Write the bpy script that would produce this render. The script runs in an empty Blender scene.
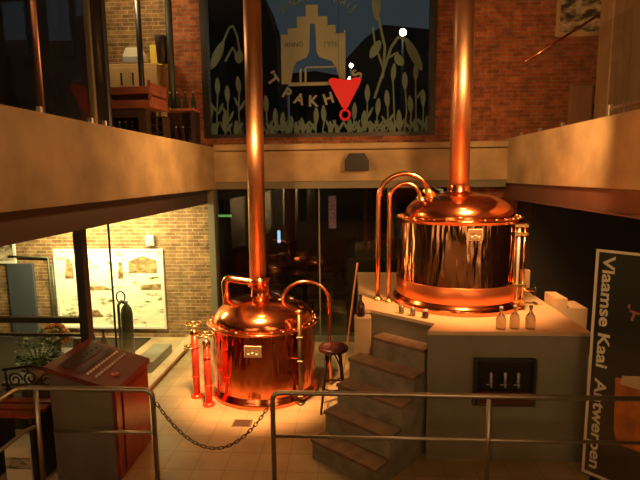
import bpy, math, random
from mathutils import Vector, Matrix
random.seed(7)
scn = bpy.context.scene
COL = scn.collection
PI = math.pi

# ------------------------------------------------------------------ mesh builder
class MB:
    def __init__(s):
        s.v = []; s.f = []; s.sm = []
    def add(s, vs, fs, smooth=False):
        o = len(s.v)
        s.v += [tuple(p) for p in vs]
        for f in fs:
            s.f.append(tuple(i + o for i in f)); s.sm.append(smooth)
        return s
    def box(s, x0, x1, y0, y1, z0, z1, bev=0.0):
        if bev <= 0:
            vs = [(x, y, z) for z in (z0, z1) for y in (y0, y1) for x in (x0, x1)]
            return s.add(vs, [(0,2,3,1),(4,5,7,6),(0,1,5,4),(2,6,7,3),(0,4,6,2),(1,3,7,5)])
        # chamfered box
        b = min(bev, (x1-x0)*.45, (y1-y0)*.45, (z1-z0)*.45)
        vs = []; idx = {}
        for ix, X in enumerate((x0, x1)):
            for iy, Y in enumerate((y0, y1)):
                for iz, Z in enumerate((z0, z1)):
                    sx = b if ix == 0 else -b; sy = b if iy == 0 else -b; sz = b if iz == 0 else -b
                    idx[(ix,iy,iz,'x')] = len(vs); vs.append((X, Y+sy, Z+sz))
                    idx[(ix,iy,iz,'y')] = len(vs); vs.append((X+sx, Y, Z+sz))
                    idx[(ix,iy,iz,'z')] = len(vs); vs.append((X+sx, Y+sy, Z))
        fs = []
        for a, (p, q) in (('x',(1,2)),('y',(0,2)),('z',(0,1))):
            ax = 'xyz'.index(a)
            for e in (0, 1):
                loop = []
                for u, w in ((0,0),(1,0),(1,1),(0,1)):
                    k = [0,0,0]; k[ax] = e; k[p] = u; k[q] = w
                    loop.append(idx[(*k, a)])
                fs.append(tuple(loop))
        for ax in range(3):
            p, q = [i for i in range(3) if i != ax]
            for u in (0,1):
                for w in (0,1):
                    k0=[0,0,0]; k0[p]=u; k0[q]=w; k1=list(k0); k1[ax]=1
                    P='xyz'[p]; Q='xyz'[q]
                    fs.append((idx[(*k0,P)], idx[(*k1,P)], idx[(*k1,Q)], idx[(*k0,Q)]))
        for k in [(i,j,l) for i in (0,1) for j in (0,1) for l in (0,1)]:
            fs.append((idx[(*k,'x')], idx[(*k,'y')], idx[(*k,'z')]))
        return s.add(vs, fs)
    def lathe(s, prof, c=(0,0,0), n=48, axis='z', smooth=True):
        vs = []; fs = []
        m = len(prof)
        for i in range(n):
            a = 2*PI*i/n; ca, sa = math.cos(a), math.sin(a)
            for r, z in prof:
                r = max(r, 1e-4)
                if axis == 'z': p = (c[0]+r*ca, c[1]+r*sa, c[2]+z)
                elif axis == 'y': p = (c[0]+r*ca, c[1]+z, c[2]-r*sa)
                else: p = (c[0]+z, c[1]+r*ca, c[2]+r*sa)
                vs.append(p)
        for i in range(n):
            j = (i+1) % n
            for k in range(m-1):
                fs.append((i*m+k, j*m+k, j*m+k+1, i*m+k+1))
        return s.add(vs, fs, smooth)
    def tube(s, pts, r, n=12, closed=False, caps=True, smooth=True):
        P = [Vector(p) for p in pts]; m = len(P)
        R = r if isinstance(r, (list, tuple)) else [r]*m
        vs = []; fs = []; prev = None
        for i in range(m):
            if closed: t = (P[(i+1)%m]-P[i-1])
            elif i == 0: t = P[1]-P[0]
            elif i == m-1: t = P[-1]-P[-2]
            else: t = (P[i+1]-P[i]).normalized()+(P[i]-P[i-1]).normalized()
            t.normalize()
            if prev is None:
                a = Vector((0,0,1)) if abs(t.z) < .9 else Vector((1,0,0))
                u = t.cross(a).normalized()
            else:
                u = (prev - t*prev.dot(t))
                u = u.normalized() if u.length > 1e-6 else t.orthogonal().normalized()
            prev = u; w = t.cross(u)
            for k in range(n):
                a = 2*PI*k/n
                vs.append(P[i]+(u*math.cos(a)+w*math.sin(a))*R[i])
        for i in range(m if closed else m-1):
            j = (i+1) % m
            for k in range(n):
                l = (k+1) % n
                fs.append((i*n+k, i*n+l, j*n+l, j*n+k))
        s.add(vs, fs, smooth)
        if caps and not closed:
            o = len(s.v)-len(vs)
            s.f.append(tuple(o+k for k in range(n))[::-1]); s.sm.append(False)
            s.f.append(tuple(o+(m-1)*n+k for k in range(n))); s.sm.append(False)
        return s
    def prism(s, poly, z0, z1):       # polygon in XY
        n = len(poly)
        vs = [(x,y,z0) for x,y in poly]+[(x,y,z1) for x,y in poly]
        fs = [tuple(range(n))[::-1], tuple(range(n,2*n))]+[(i,(i+1)%n,n+(i+1)%n,n+i) for i in range(n)]
        return s.add(vs, fs)
    def plate(s, poly, y0, y1):       # polygon in XZ, thickness along Y
        n = len(poly)
        if getattr(s,'jit',0):
            s.k=(getattr(s,'k',0)+1)%37; y0=y0-s.k*.0004
        vs = [(x,y0,z) for x,z in poly]+[(x,y1,z) for x,z in poly]
        fs = [tuple(range(n)), tuple(range(n,2*n))[::-1]]+[(i,n+i,n+(i+1)%n,(i+1)%n) for i in range(n)]
        return s.add(vs, fs)
    def ball(s, c, r, sc=(1,1,1), nu=14, nv=9):
        vs=[]; fs=[]
        for j in range(nv+1):
            th=PI*j/nv
            for i in range(nu):
                a=2*PI*i/nu
                vs.append((c[0]+r*sc[0]*math.sin(th)*math.cos(a), c[1]+r*sc[1]*math.sin(th)*math.sin(a), c[2]+r*sc[2]*math.cos(th)))
        for j in range(nv):
            for i in range(nu):
                k=(i+1)%nu
                fs.append((j*nu+i,(j+1)*nu+i,(j+1)*nu+k,j*nu+k))
        return s.add(vs,fs,True)
    def build(s, name, mat, parent=None):
        me = bpy.data.meshes.new(name)
        me.from_pydata(s.v, [], s.f)
        me.validate()
        if len(me.polygons) == len(s.sm):
            me.polygons.foreach_set('use_smooth', s.sm)
        me.materials.append(mat)
        me.update()
        o = bpy.data.objects.new(name, me); COL.objects.link(o)
        if parent is not None: o.parent = parent
        return o

def arc(c, r, a0, a1, n, plane='xz', y=0):
    out = []
    for i in range(n+1):
        a = math.radians(a0+(a1-a0)*i/n)
        if plane == 'xz': out.append((c[0]+r*math.cos(a), y, c[1]+r*math.sin(a)))
        else: out.append((c[0]+r*math.cos(a), c[1]+r*math.sin(a), y))
    return out

def thing(name, label, cat, loc=(0,0,0), rz=0, group=None):
    o = bpy.data.objects.new(name, None); COL.objects.link(o)
    o.empty_display_size = .1
    o.location = loc; o.rotation_euler = (0,0,rz)
    o['label'] = label; o['category'] = cat
    if group: o['group'] = group
    return o
def tag(o, label, cat, group=None, kind=None):
    o['label'] = label; o['category'] = cat
    if group: o['group'] = group
    if kind: o['kind'] = kind
    return o
def struct(name, mb, mat, parent=None, label=None, cat=None):
    o = mb.build(name, mat, parent)
    if parent is None:
        o['kind'] = 'structure'
        if label: o['label'] = label
        if cat: o['category'] = cat
    return o
def dup(root, loc, rz=None, label=None):
    r = root.copy(); COL.objects.link(r); r.location = loc
    if rz is not None: r.rotation_euler = (0,0,rz)
    if label: r['label'] = label
    for ch in list(root.children):
        c = ch.copy(); COL.objects.link(c); c.parent = r
        for g in ch.children:
            d = g.copy(); COL.objects.link(d); d.parent = c
    return r

# ------------------------------------------------------------------ materials
def mat(name, col, rough=.6, metal=0., spec=.5, noise=0., nscale=6., bump=0., bscale=40., emit=None, es=0., stretch=None):
    m = bpy.data.materials.new(name); m.use_nodes = True
    nt = m.node_tree; b = nt.nodes['Principled BSDF']
    b.inputs['Base Color'].default_value = (*col, 1)
    b.inputs['Roughness'].default_value = rough
    b.inputs['Metallic'].default_value = metal
    b.inputs['Specular IOR Level'].default_value = spec
    tc = nt.nodes.new('ShaderNodeTexCoord')
    mp = nt.nodes.new('ShaderNodeMapping'); nt.links.new(tc.outputs['Object'], mp.inputs[0])
    if stretch: mp.inputs['Scale'].default_value = stretch
    if noise > 0:
        n = nt.nodes.new('ShaderNodeTexNoise'); n.inputs['Scale'].default_value = nscale; n.inputs['Detail'].default_value = 6
        nt.links.new(mp.outputs[0], n.inputs['Vector'])
        r = nt.nodes.new('ShaderNodeValToRGB')
        lo = tuple(max(0, c*(1-noise)) for c in col); hi = tuple(min(1, c*(1+noise*.7)) for c in col)
        r.color_ramp.elements[0].color = (*lo,1); r.color_ramp.elements[0].position = .3
        r.color_ramp.elements[1].color = (*hi,1); r.color_ramp.elements[1].position = .72
        nt.links.new(n.outputs[0], r.inputs[0]); nt.links.new(r.outputs[0], b.inputs['Base Color'])
    if bump > 0:
        n2 = nt.nodes.new('ShaderNodeTexNoise'); n2.inputs['Scale'].default_value = bscale; n2.inputs['Detail'].default_value = 4
        nt.links.new(mp.outputs[0], n2.inputs['Vector'])
        bp = nt.nodes.new('ShaderNodeBump'); bp.inputs['Strength'].default_value = bump; bp.inputs['Distance'].default_value = .02
        nt.links.new(n2.outputs[0], bp.inputs['Height']); nt.links.new(bp.outputs[0], b.inputs['Normal'])
    if emit:
        b.inputs['Emission Color'].default_value = (*emit,1); b.inputs['Emission Strength'].default_value = es
    return m

def brick_mat(name, c1, c2, mortar, scale=1.0):
    m = bpy.data.materials.new(name); m.use_nodes = True
    nt = m.node_tree; b = nt.nodes['Principled BSDF']; b.inputs['Roughness'].default_value = .85
    tc = nt.nodes.new('ShaderNodeTexCoord')
    sp = nt.nodes.new('ShaderNodeSeparateXYZ'); nt.links.new(tc.outputs['Object'], sp.inputs[0])
    ad = nt.nodes.new('ShaderNodeMath'); ad.operation = 'ADD'
    nt.links.new(sp.outputs['X'], ad.inputs[0]); nt.links.new(sp.outputs['Y'], ad.inputs[1])
    cb = nt.nodes.new('ShaderNodeCombineXYZ'); nt.links.new(ad.outputs[0], cb.inputs['X']); nt.links.new(sp.outputs['Z'], cb.inputs['Y'])
    br = nt.nodes.new('ShaderNodeTexBrick')
    br.inputs['Scale'].default_value = scale
    br.inputs['Brick Width'].default_value = .20; br.inputs['Row Height'].default_value = .062
    br.inputs['Mortar Size'].default_value = .008; br.inputs['Mortar Smooth'].default_value = .3; br.inputs['Bias'].default_value = 0
    br.inputs['Color1'].default_value = (*c1,1); br.inputs['Color2'].default_value = (*c2,1); br.inputs['Mortar'].default_value = (*mortar,1)
    nt.links.new(cb.outputs[0], br.inputs['Vector'])
    n = nt.nodes.new('ShaderNodeTexNoise'); n.inputs['Scale'].default_value = 6; n.inputs['Detail'].default_value = 9; n.inputs['Roughness'].default_value=.7
    nt.links.new(cb.outputs[0], n.inputs['Vector'])
    mx = nt.nodes.new('ShaderNodeMix'); mx.data_type = 'RGBA'; mx.blend_type = 'MULTIPLY'; mx.inputs['Factor'].default_value = .85
    rp = nt.nodes.new('ShaderNodeValToRGB'); rp.color_ramp.elements[0].position=.3; rp.color_ramp.elements[1].position=.7
    rp.color_ramp.elements[0].color=(.22,.19,.16,1); rp.color_ramp.elements[1].color=(1.3,1.25,1.1,1)
    nt.links.new(n.outputs[0], rp.inputs[0])
    nt.links.new(br.outputs['Color'], mx.inputs['A']); nt.links.new(rp.outputs[0], mx.inputs['B'])
    nt.links.new(mx.outputs['Result'], b.inputs['Base Color'])
    bp = nt.nodes.new('ShaderNodeBump'); bp.inputs['Strength'].default_value=.6; bp.inputs['Distance'].default_value=.01; bp.invert=True
    nt.links.new(br.outputs['Fac'], bp.inputs['Height']); nt.links.new(bp.outputs[0], b.inputs['Normal'])
    return m

def tile_mat():
    m = bpy.data.materials.new('floor_tiles'); m.use_nodes = True
    nt = m.node_tree; b = nt.nodes['Principled BSDF']; b.inputs['Roughness'].default_value=.42
    tc = nt.nodes.new('ShaderNodeTexCoord')
    mp = nt.nodes.new('ShaderNodeMapping'); mp.inputs['Rotation'].default_value=(0,0,math.radians(0))
    nt.links.new(tc.outputs['Object'], mp.inputs[0])
    br = nt.nodes.new('ShaderNodeTexBrick'); br.offset=0
    br.inputs['Scale'].default_value=1; br.inputs['Brick Width'].default_value=.3; br.inputs['Row Height'].default_value=.3
    br.inputs['Mortar Size'].default_value=.005; br.inputs['Mortar Smooth'].default_value=.2
    br.inputs['Color1'].default_value=(.47,.35,.185,1); br.inputs['Color2'].default_value=(.43,.32,.17,1); br.inputs['Mortar'].default_value=(.30,.21,.11,1)
    nt.links.new(mp.outputs[0], br.inputs['Vector'])
    n = nt.nodes.new('ShaderNodeTexNoise'); n.inputs['Scale'].default_value=2.2; n.inputs['Detail'].default_value=7
    nt.links.new(mp.outputs[0], n.inputs['Vector'])
    rp = nt.nodes.new('ShaderNodeValToRGB'); rp.color_ramp.elements[0].color=(.68,.64,.6,1); rp.color_ramp.elements[0].position=.3; rp.color_ramp.elements[1].position=.7
    nt.links.new(n.outputs[0], rp.inputs[0])
    mx = nt.nodes.new('ShaderNodeMix'); mx.data_type='RGBA'; mx.blend_type='MULTIPLY'; mx.inputs['Factor'].default_value=1
    nt.links.new(br.outputs['Color'], mx.inputs['A']); nt.links.new(rp.outputs[0], mx.inputs['B'])
    nt.links.new(mx.outputs['Result'], b.inputs['Base Color'])
    return m

def glass_mat(name, tint=(1,1,1), ior=1.45, rough=0.0, boost=1.0):
    m = bpy.data.materials.new(name); m.use_nodes=True
    nt=m.node_tree; nt.nodes.clear()
    out=nt.nodes.new('ShaderNodeOutputMaterial'); tr=nt.nodes.new('ShaderNodeBsdfTransparent'); gl=nt.nodes.new('ShaderNodeBsdfGlossy')
    tr.inputs[0].default_value=(*tint,1); gl.inputs['Roughness'].default_value=rough
    fr=nt.nodes.new('ShaderNodeLayerWeight'); fr.inputs[0].default_value=.5
    pw=nt.nodes.new('ShaderNodeMath'); pw.operation='POWER'; pw.inputs[1].default_value=5
    nt.links.new(fr.outputs['Facing'],pw.inputs[0])
    mu=nt.nodes.new('ShaderNodeMath'); mu.operation='MULTIPLY_ADD'; mu.inputs[1].default_value=boost*.95; mu.inputs[2].default_value=.045*boost; mu.use_clamp=True
    mx=nt.nodes.new('ShaderNodeMixShader')
    nt.links.new(pw.outputs[0],mu.inputs[0]); nt.links.new(mu.outputs[0],mx.inputs[0]); nt.links.new(tr.outputs[0],mx.inputs[1]); nt.links.new(gl.outputs[0],mx.inputs[2])
    nt.links.new(mx.outputs[0],out.inputs[0])
    return m

def emis_mat(name, col, s):
    return mat(name, tuple(c*.06 for c in col), .5, emit=col, es=s)

def ramp_pos_mat(name, axis, stops, rough=.5, blotch=None):
    """colour printed along one local axis (a print on a flat board)"""
    m=bpy.data.materials.new(name); m.use_nodes=True; nt=m.node_tree; b=nt.nodes['Principled BSDF']; b.inputs['Roughness'].default_value=rough
    tc=nt.nodes.new('ShaderNodeTexCoord'); sp=nt.nodes.new('ShaderNodeSeparateXYZ'); nt.links.new(tc.outputs['Object'],sp.inputs[0])
    rp=nt.nodes.new('ShaderNodeValToRGB'); cr=rp.color_ramp
    lo=stops[0][0]; hi=stops[-1][0]
    mr=nt.nodes.new('ShaderNodeMapRange'); mr.inputs['From Min'].default_value=lo; mr.inputs['From Max'].default_value=hi
    nt.links.new(sp.outputs[axis],mr.inputs['Value']); nt.links.new(mr.outputs[0],rp.inputs[0])
    for i,(p,c) in enumerate(stops):
        t=(p-lo)/(hi-lo)
        e=cr.elements[i] if i<2 and i<len(cr.elements) else cr.elements.new(t)
        e.position=t; e.color=(*c,1)
    nt.links.new(rp.outputs[0],b.inputs['Base Color'])
    return m

def picture_mat(name, paper, ink, scale, lo=.42, hi=.6, stretch=(1,1,1.8)):
    m=bpy.data.materials.new(name); m.use_nodes=True; nt=m.node_tree; b=nt.nodes['Principled BSDF']; b.inputs['Roughness'].default_value=.5
    tc=nt.nodes.new('ShaderNodeTexCoord'); mp=nt.nodes.new('ShaderNodeMapping'); mp.inputs['Scale'].default_value=stretch
    nt.links.new(tc.outputs['Object'],mp.inputs[0])
    n=nt.nodes.new('ShaderNodeTexNoise'); n.inputs['Scale'].default_value=scale; n.inputs['Detail'].default_value=8; n.inputs['Roughness'].default_value=.65
    nt.links.new(mp.outputs[0],n.inputs['Vector'])
    rp=nt.nodes.new('ShaderNodeValToRGB'); rp.color_ramp.elements[0].position=lo; rp.color_ramp.elements[1].position=hi
    rp.color_ramp.elements[0].color=(*ink,1); rp.color_ramp.elements[1].color=(*paper,1)
    nt.links.new(n.outputs[0],rp.inputs[0]); nt.links.new(rp.outputs[0],b.inputs['Base Color'])
    return m

M = {}
M['floor'] = tile_mat()
M['concrete'] = mat('concrete', (.46,.36,.20), .8, noise=.34, nscale=2.2, bump=.15, bscale=30)
M['plinth'] = mat('plinth_render', (.20,.185,.13), .8, noise=.14, nscale=3, bump=.1, bscale=50)
M['plinth_top'] = mat('plinth_top', (.60,.43,.25), .5, noise=.12, nscale=4)
M['stair'] = mat('stair_concrete', (.27,.25,.19), .85, noise=.3, nscale=7, bump=.2, bscale=40)
M['tread'] = mat('stair_tread', (.20,.125,.08), .75, noise=.3, nscale=9, bump=.15, bscale=60)
M['brick'] = brick_mat('brick_red', (.52,.16,.07), (.30,.085,.04), (.34,.24,.15))
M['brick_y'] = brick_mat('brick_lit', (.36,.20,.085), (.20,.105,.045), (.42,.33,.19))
M['dark'] = mat('dark_wall', (.05,.04,.033), .7)
M['darker'] = mat('near_black', (.018,.016,.014), .45)
M['black'] = mat('black_metal', (.01,.01,.01), .4)
M['steel'] = mat('dark_steel_beam', (.055,.035,.028), .5)
M['steelred'] = mat('oxide_steel_beam', (.16,.075,.05), .5, noise=.2, nscale=3)
M['ceil'] = mat('ceiling_paint', (.25,.2,.15), .9)
M['frame_green'] = mat('window_frame', (.20,.20,.14), .5)
M['frame_dark'] = mat('frame_dark', (.028,.027,.025), .45)
M['glass'] = glass_mat('clear_glass', (.95,.97,.95))
M['glassdark'] = glass_mat('tinted_glass', (.75,.8,.75), 1.5)
M['copper'] = mat('polished_copper', (.86,.29,.12), .10, 1., bump=.16, bscale=3.2, stretch=(2.2,2.2,.05))
def streak_copper(name,col,rough,strength):
    m=bpy.data.materials.new(name); m.use_nodes=True; nt=m.node_tree; b=nt.nodes['Principled BSDF']
    b.inputs['Base Color'].default_value=(*col,1); b.inputs['Roughness'].default_value=rough; b.inputs['Metallic'].default_value=1
    tc=nt.nodes.new('ShaderNodeTexCoord'); sp=nt.nodes.new('ShaderNodeSeparateXYZ'); nt.links.new(tc.outputs['Object'],sp.inputs[0])
    at=nt.nodes.new('ShaderNodeMath'); at.operation='ARCTAN2'; nt.links.new(sp.outputs['Y'],at.inputs[0]); nt.links.new(sp.outputs['X'],at.inputs[1])
    zz=nt.nodes.new('ShaderNodeMath'); zz.operation='MULTIPLY'; zz.inputs[1].default_value=.22; nt.links.new(sp.outputs['Z'],zz.inputs[0])
    cb=nt.nodes.new('ShaderNodeCombineXYZ'); nt.links.new(at.outputs[0],cb.inputs['X']); nt.links.new(zz.outputs[0],cb.inputs['Y'])
    n=nt.nodes.new('ShaderNodeTexNoise'); n.inputs['Scale'].default_value=6.5; n.inputs['Detail'].default_value=2; nt.links.new(cb.outputs[0],n.inputs['Vector'])
    bp=nt.nodes.new('ShaderNodeBump'); bp.inputs['Strength'].default_value=strength; bp.inputs['Distance'].default_value=.05
    nt.links.new(n.outputs[0],bp.inputs['Height']); nt.links.new(bp.outputs[0],b.inputs['Normal'])
    return m
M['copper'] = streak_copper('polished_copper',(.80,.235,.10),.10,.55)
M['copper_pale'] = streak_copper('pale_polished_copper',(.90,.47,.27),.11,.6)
M['copper_dome'] = mat('copper_dome', (.88,.27,.11), .165, 1., bump=.07, bscale=7.)
M['copper_pipe'] = mat('copper_pipe', (.66,.36,.21), .42, 1., noise=.12, nscale=5, bump=.02, bscale=10)
M['copper_thin'] = mat('copper_tube', (.88,.36,.17), .2, 1.)
M['copper_red_lit'] = mat('red_lit_copper', (.90,.09,.04), .3, .45)  # red light on the copper valve stands, put into the base colour
M['brass'] = mat('brass', (.85,.58,.22), .25, 1.)
M['chrome'] = mat('steel_tube', (.44,.40,.33), .4, 1., noise=.08, nscale=8)
M['plate'] = mat('name_plate', (.55,.42,.27), .4, .6)
M['plate_ink'] = mat('plate_relief', (.25,.13,.06), .5, .3)
M['wood_red'] = mat('red_varnished_wood', (.24,.03,.015), .25, noise=.25, nscale=5, stretch=(4,.6,1))
M['wood_dark'] = mat('dark_wood', (.035,.014,.009), .5, noise=.3, nscale=8)
M['wood_crate'] = mat('crate_wood', (.36,.11,.055), .6, noise=.3, nscale=7, stretch=(.5,3,3))
M['wood_pale'] = mat('pale_wood', (.55,.38,.18), .55, noise=.15, nscale=5)
M['grey_panel'] = mat('grey_side_panel', (.15,.13,.10), .7, noise=.1, nscale=5)
M['white'] = mat('white_paint', (.75,.72,.62), .5)
M['cream'] = mat('cream_letter', (.78,.72,.55), .5)
M['etch'] = mat('etched_glass', (.115,.19,.16), .8)
M['etch_logo'] = mat('etched_logo', (.26,.30,.23), .8)
M['red'] = mat('red_felt_glow', (.75,.02,.025), .5, emit=(.6,.015,.02), es=.12)  # faint emission put into the felt; the ornament is no lamp
M['plastic'] = mat('dark_crate_plastic', (.06,.035,.025), .45)
M['bottle'] = mat('brown_bottle_glass', (.05,.022,.008), .08, spec=.8)
M['bottle_green'] = mat('green_bottle_glass', (.03,.05,.02), .1, spec=.8)
M['clearglass'] = mat('bottle_glass', (.62,.50,.36), .06, spec=.8)
M['clearglass'].node_tree.nodes['Principled BSDF'].inputs['Transmission Weight'].default_value = .75
M['cyl'] = mat('gas_cylinder_paint', (.07,.085,.05), .4)
M['leaf'] = mat('leaf_green', (.10,.20,.06), .6, noise=.4, nscale=14)
M['flower'] = mat('orange_flower', (.80,.33,.08), .7, noise=.3, nscale=20)
M['terracotta'] = mat('pot_clay', (.45,.28,.16), .8)
M['brown_col'] = mat('timber_column', (.20,.125,.065), .6, noise=.25, nscale=3, stretch=(6,6,.5))
M['tan'] = mat('tan_box', (.34,.17,.09), .7)
M['yellow'] = mat('yellow_box', (.8,.6,.06), .5)
M['silver'] = mat('silver_plastic', (.55,.55,.5), .35, .4)
M['iron'] = mat('wrought_iron', (.035,.028,.022), .5, .6)
M['poster'] = picture_mat('lit_poster', (1.0,.95,.66), (.10,.11,.03), 3.2, .35, .46, (1,1,2.6))
M['photo'] = picture_mat('old_photo', (.62,.52,.34), (.05,.04,.03), 5., .42, .62)
M['cardboard'] = mat('pale_card', (.62,.56,.42), .8)
M['street_black'] = mat('building_silhouette', (.012,.012,.014), .9)
M['bulb_w'] = emis_mat('street_bulb', (1,.9,.6), 60)
M['bulb_o'] = emis_mat('warm_bulb', (1,.6,.25), 20)
M['reflection_b'] = emis_mat('blue_tube', (.35,.6,1), 1.6)
M['reflection_p'] = picture_mat('pink_reflection_board', (.5,.25,.2), (.2,.03,.02), 9, .4, .55)
M['reflection_g'] = emis_mat('green_tube', (.35,.9,.2), .5)
M['window_reflection'] = emis_mat('blue_window_reflection', (.3,.45,.6), .02)

# ------------------------------------------------------------------ setting
YB = 7.95
struct('floor', MB().box(-7,6,-3,15,-.2,0), M['floor'])
struct('ceiling', MB().box(-7,6,-3,8.2,6,6.2), M['ceil'])
# back wall (brick) with openings for two windows
w = MB()
w.box(-2.92,-2.37,YB,YB+.25,3.3,6); w.box(1.37,6,YB,YB+.25,3.3,6); w.box(-2.37,1.37,YB,YB+.25,5.75,6)
w.box(-2.37,1.37,YB,YB+.25,3.3,3.41)
w.box(1.75,2.72,YB,YB+.25,0,2.64)
struct('wall_back', w, M['brick'])
struct('wall_back_left', MB().box(-7,-2.3,YB,YB+.25,0,2.6).box(-7,-2.92,YB,YB+.25,3.25,6), M['brick_y'])
struct('wall_back_right', MB().box(2.72,6,YB-.6,YB+.25,0,2.64), M['darker'])  # darkness under the balcony put into the wall colour, replacing brick
struct('wall_left', MB().box(-7.2,-7,-3,8.2,0,6), M['dark'])
struct('wall_right', MB().box(6,6.2,-3,8.2,0,6), M['dark'])
struct('wall_front', MB().box(-7,6,-3.2,-3,0,6), M['dark'])
struct('floor_landing', MB().box(-2.6,2.4,-2.99,2.3,.0005,1.0), mat('landing_stone',(.34,.25,.16),.8,spec=.2))
pier=mat('pale_reflected_pier',(.62,.50,.34),.8)
for i,(x,wd_) in enumerate(((-6.3,.25),(-5.2,.18),(-4.3,.3),(-3.1,.16),(-2.2,.28),(-1.4,.14),(1.45,.2),(2.2,.3),(3.3,.16),(4.1,.3),(5.2,.22))):
    struct('column_%d'%(i+1), MB().box(x-wd_,x+wd_,-2.6,-2.2,0,6), pier)  # unseen piers added to give vertical streaks in the kettle reflections
# concrete edge beams
struct('trim_1', MB().box(-2.14,2.43,7.62,YB-.001,2.70,3.175).box(-2.14,2.43,7.58,YB-.001,3.19,3.285,.012), M['concrete'])
struct('trim_2', MB().box(-2.14,2.43,7.66,YB-.001,2.585,2.70), M['frame_green'])
struct('floor_balcony_left', MB().box(-6.99,-2.14,.4,YB-.002,2.59,3.25), M['concrete'])
struct('floor_balcony_right', MB().box(2.43,5.99,.4,YB-.002,2.645,3.318), M['concrete'])
struct('trim_3', MB().box(-2.42,-2.30,.4,YB-.01,2.35,2.59), M['steel'])
struct('trim_4', MB().box(2.49,2.53,.4,YB-.01,2.42,2.64).box(2.44,2.62,.4,YB-.01,2.40,2.42), M['steelred'])
struct('trim_5', MB().box(-2.79,-2.62,4.85,YB-.01,0,.055,.01), M['plinth_top'])
struct('floor_darkening_sheet', MB().box(-6.99,-3.45,4.85,YB-.06,.0005,.006), mat('dark_floor_sheet',(.022,.018,.013),.9,spec=0))  # near-black sheet added over the tiles; the shop's darkness is in its colour
# brick pier between shop room and the back glazing
# lower back glazing
win = struct('window_1', MB().box(-2.3,-2.2,7.7,YB,0,2.64).box(-2.2,1.75,7.8,7.9,.0,.1).box(-.50,-.478,7.82,7.86,.1,2.64).box(.62,.66,7.82,7.88,.1,2.64), M['frame_green'])
struct('pane', MB().box(-2.2,1.75,7.838,7.842,.1,2.64), M['glassdark'], win)
# left glazing
win3 = struct('window_2', MB().box(-2.83,-2.74,4.72,4.82,0,2.59).box(-4.6,-2.83,4.74,4.80,1.27,1.33).box(-4.6,-2.83,4.75,4.78,1.12,1.15), M['frame_dark'])
struct('pane', MB().box(-2.745,-2.735,4.83,5.28,.055,2.59).box(-2.745,-2.735,5.29,YB-.02,.055,2.59), M['glass'], win3)
struct('pane', MB().box(-4.6,-2.84,4.765,4.77,0,2.58), M['glass'], win3)
struct('joint', MB().box(-2.75,-2.73,5.278,5.292,.055,2.59), M['frame_dark'], win3)
struct('door_1', MB().box(-5.98,-5.5,YB-.05,YB-.001,0,1.32,.01), mat('slate_door',(.055,.065,.075),.5))
# upper left: dark partition, full-height glass
struct('wall_upper_left', MB().box(-6.99,-2.66,5.3,5.4,3.251,5.99), M['darker'])
win4 = struct('window_3', MB().box(-2.20,-2.17,4.34,4.38,3.26,5.99), M['frame_dark'])
struct('pane', MB().box(-2.19,-2.18,.5,4.34,3.27,5.99), glass_mat('upper_glass',(.9,.9,.9),boost=.45), win4)
for y in (3.36,4.04,4.27):
    struct('clamp', MB().box(-2.20,-2.165,y-.015,y+.015,3.25,3.30,.004), M['chrome'], win4)
struct('column_12', MB().box(2.98,3.36,5.9,6.2,3.331,5.99,.01), M['brown_col'])
# right upper glass balustrade
bal = thing('glass_balustrade', 'low frameless glass balustrade clamped along the right concrete balcony edge', 'balustrade', (2.47,0,3.319))
MB().box(-.005,.005,4.55,7.3,.02,.9).build('pane', glass_mat('balustrade_glass',(.97,.97,.95),1.3,boost=.6), bal)
for y in (7.19,6.51,5.85):
    MB().box(-.02,.02,y-.03,y+.03,0,.05,.005).build('clamp', M['chrome'], bal)
rl = MB().box(-.018,.018,3.6,4.85,.055,.085,.005).build('bottom_rail', M['chrome'], bal)
for y in (4.83,4.56,4.2,3.8):
    MB().box(-.02,.02,y-.02,y+.02,0,.11,.004).build('clamp', M['chrome'], bal)

# ------------------------------------------------------------------ upper etched window
def WX(px): return -2.37+(px-205)*(3.74/230)
def WZ(py): return 3.415+(138-py)*.0156
win2 = struct('window_4', MB().box(-2.37,-2.27,YB-.03,YB+.12,3.41,5.75).box(1.27,1.37,YB-.03,YB+.12,3.41,5.75).box(-2.27,1.27,YB-.03,YB+.12,3.41,3.47), M['frame_dark'])
struct('pane', MB().box(-2.27,1.27,YB+.05,YB+.056,3.47,5.75), glass_mat('etched_pane',(.85,.9,.9),boost=.35), win2)
YE0, YE1 = YB+.040, YB+.049
def leafpoly(cx, cz, L, wd, ang, n=9):
    a = math.radians(ang); d=(math.cos(a),math.sin(a)); nrm=(-d[1],d[0])
    pts=[]
    for i in range(n+1):
        t=i/n; ww=wd*.5*math.sin(PI*min(1,t*.92+.04))**.7
        pts.append((cx+d[0]*L*t+nrm[0]*ww, cz+d[1]*L*t+nrm[1]*ww))
    for i in range(n,-1,-1):
        t=i/n; ww=wd*.5*math.sin(PI*min(1,t*.92+.04))**.7
        pts.append((cx+d[0]*L*t-nrm[0]*ww, cz+d[1]*L*t-nrm[1]*ww))
    return pts
def stroke(mb, pts, wd):
    for (x0,z0),(x1,z1) in zip(pts,pts[1:]):
        dx,dz=x1-x0,z1-z0; l=math.hypot(dx,dz) or 1; nx,nz=-dz/l*wd/2,dx/l*wd/2
        mb.plate([(x0+nx,z0+nz),(x0-nx,z0-nz),(x1-nx,z1-nz),(x1+nx,z1+nz)],YE0,YE1)
wh = MB(); wh.jit=1
spots=[(211,100),(219,76),(229,84),(241,75),(214,122),(226,112),(237,120),(268,95),(277,108),(284,112),(292,116),(299,122),(305,118),(318,108),(326,106),(333,122),(356,104),(365,112),(369,86),(379,100),(389,92),(394,66),(401,112),(406,75),(412,98),(416,66),(424,92),(428,118),(384,126),(373,126),(351,120),(340,126),(288,126),(311,124),(394,122),(418,124),(274,124),(362,126)]
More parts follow.
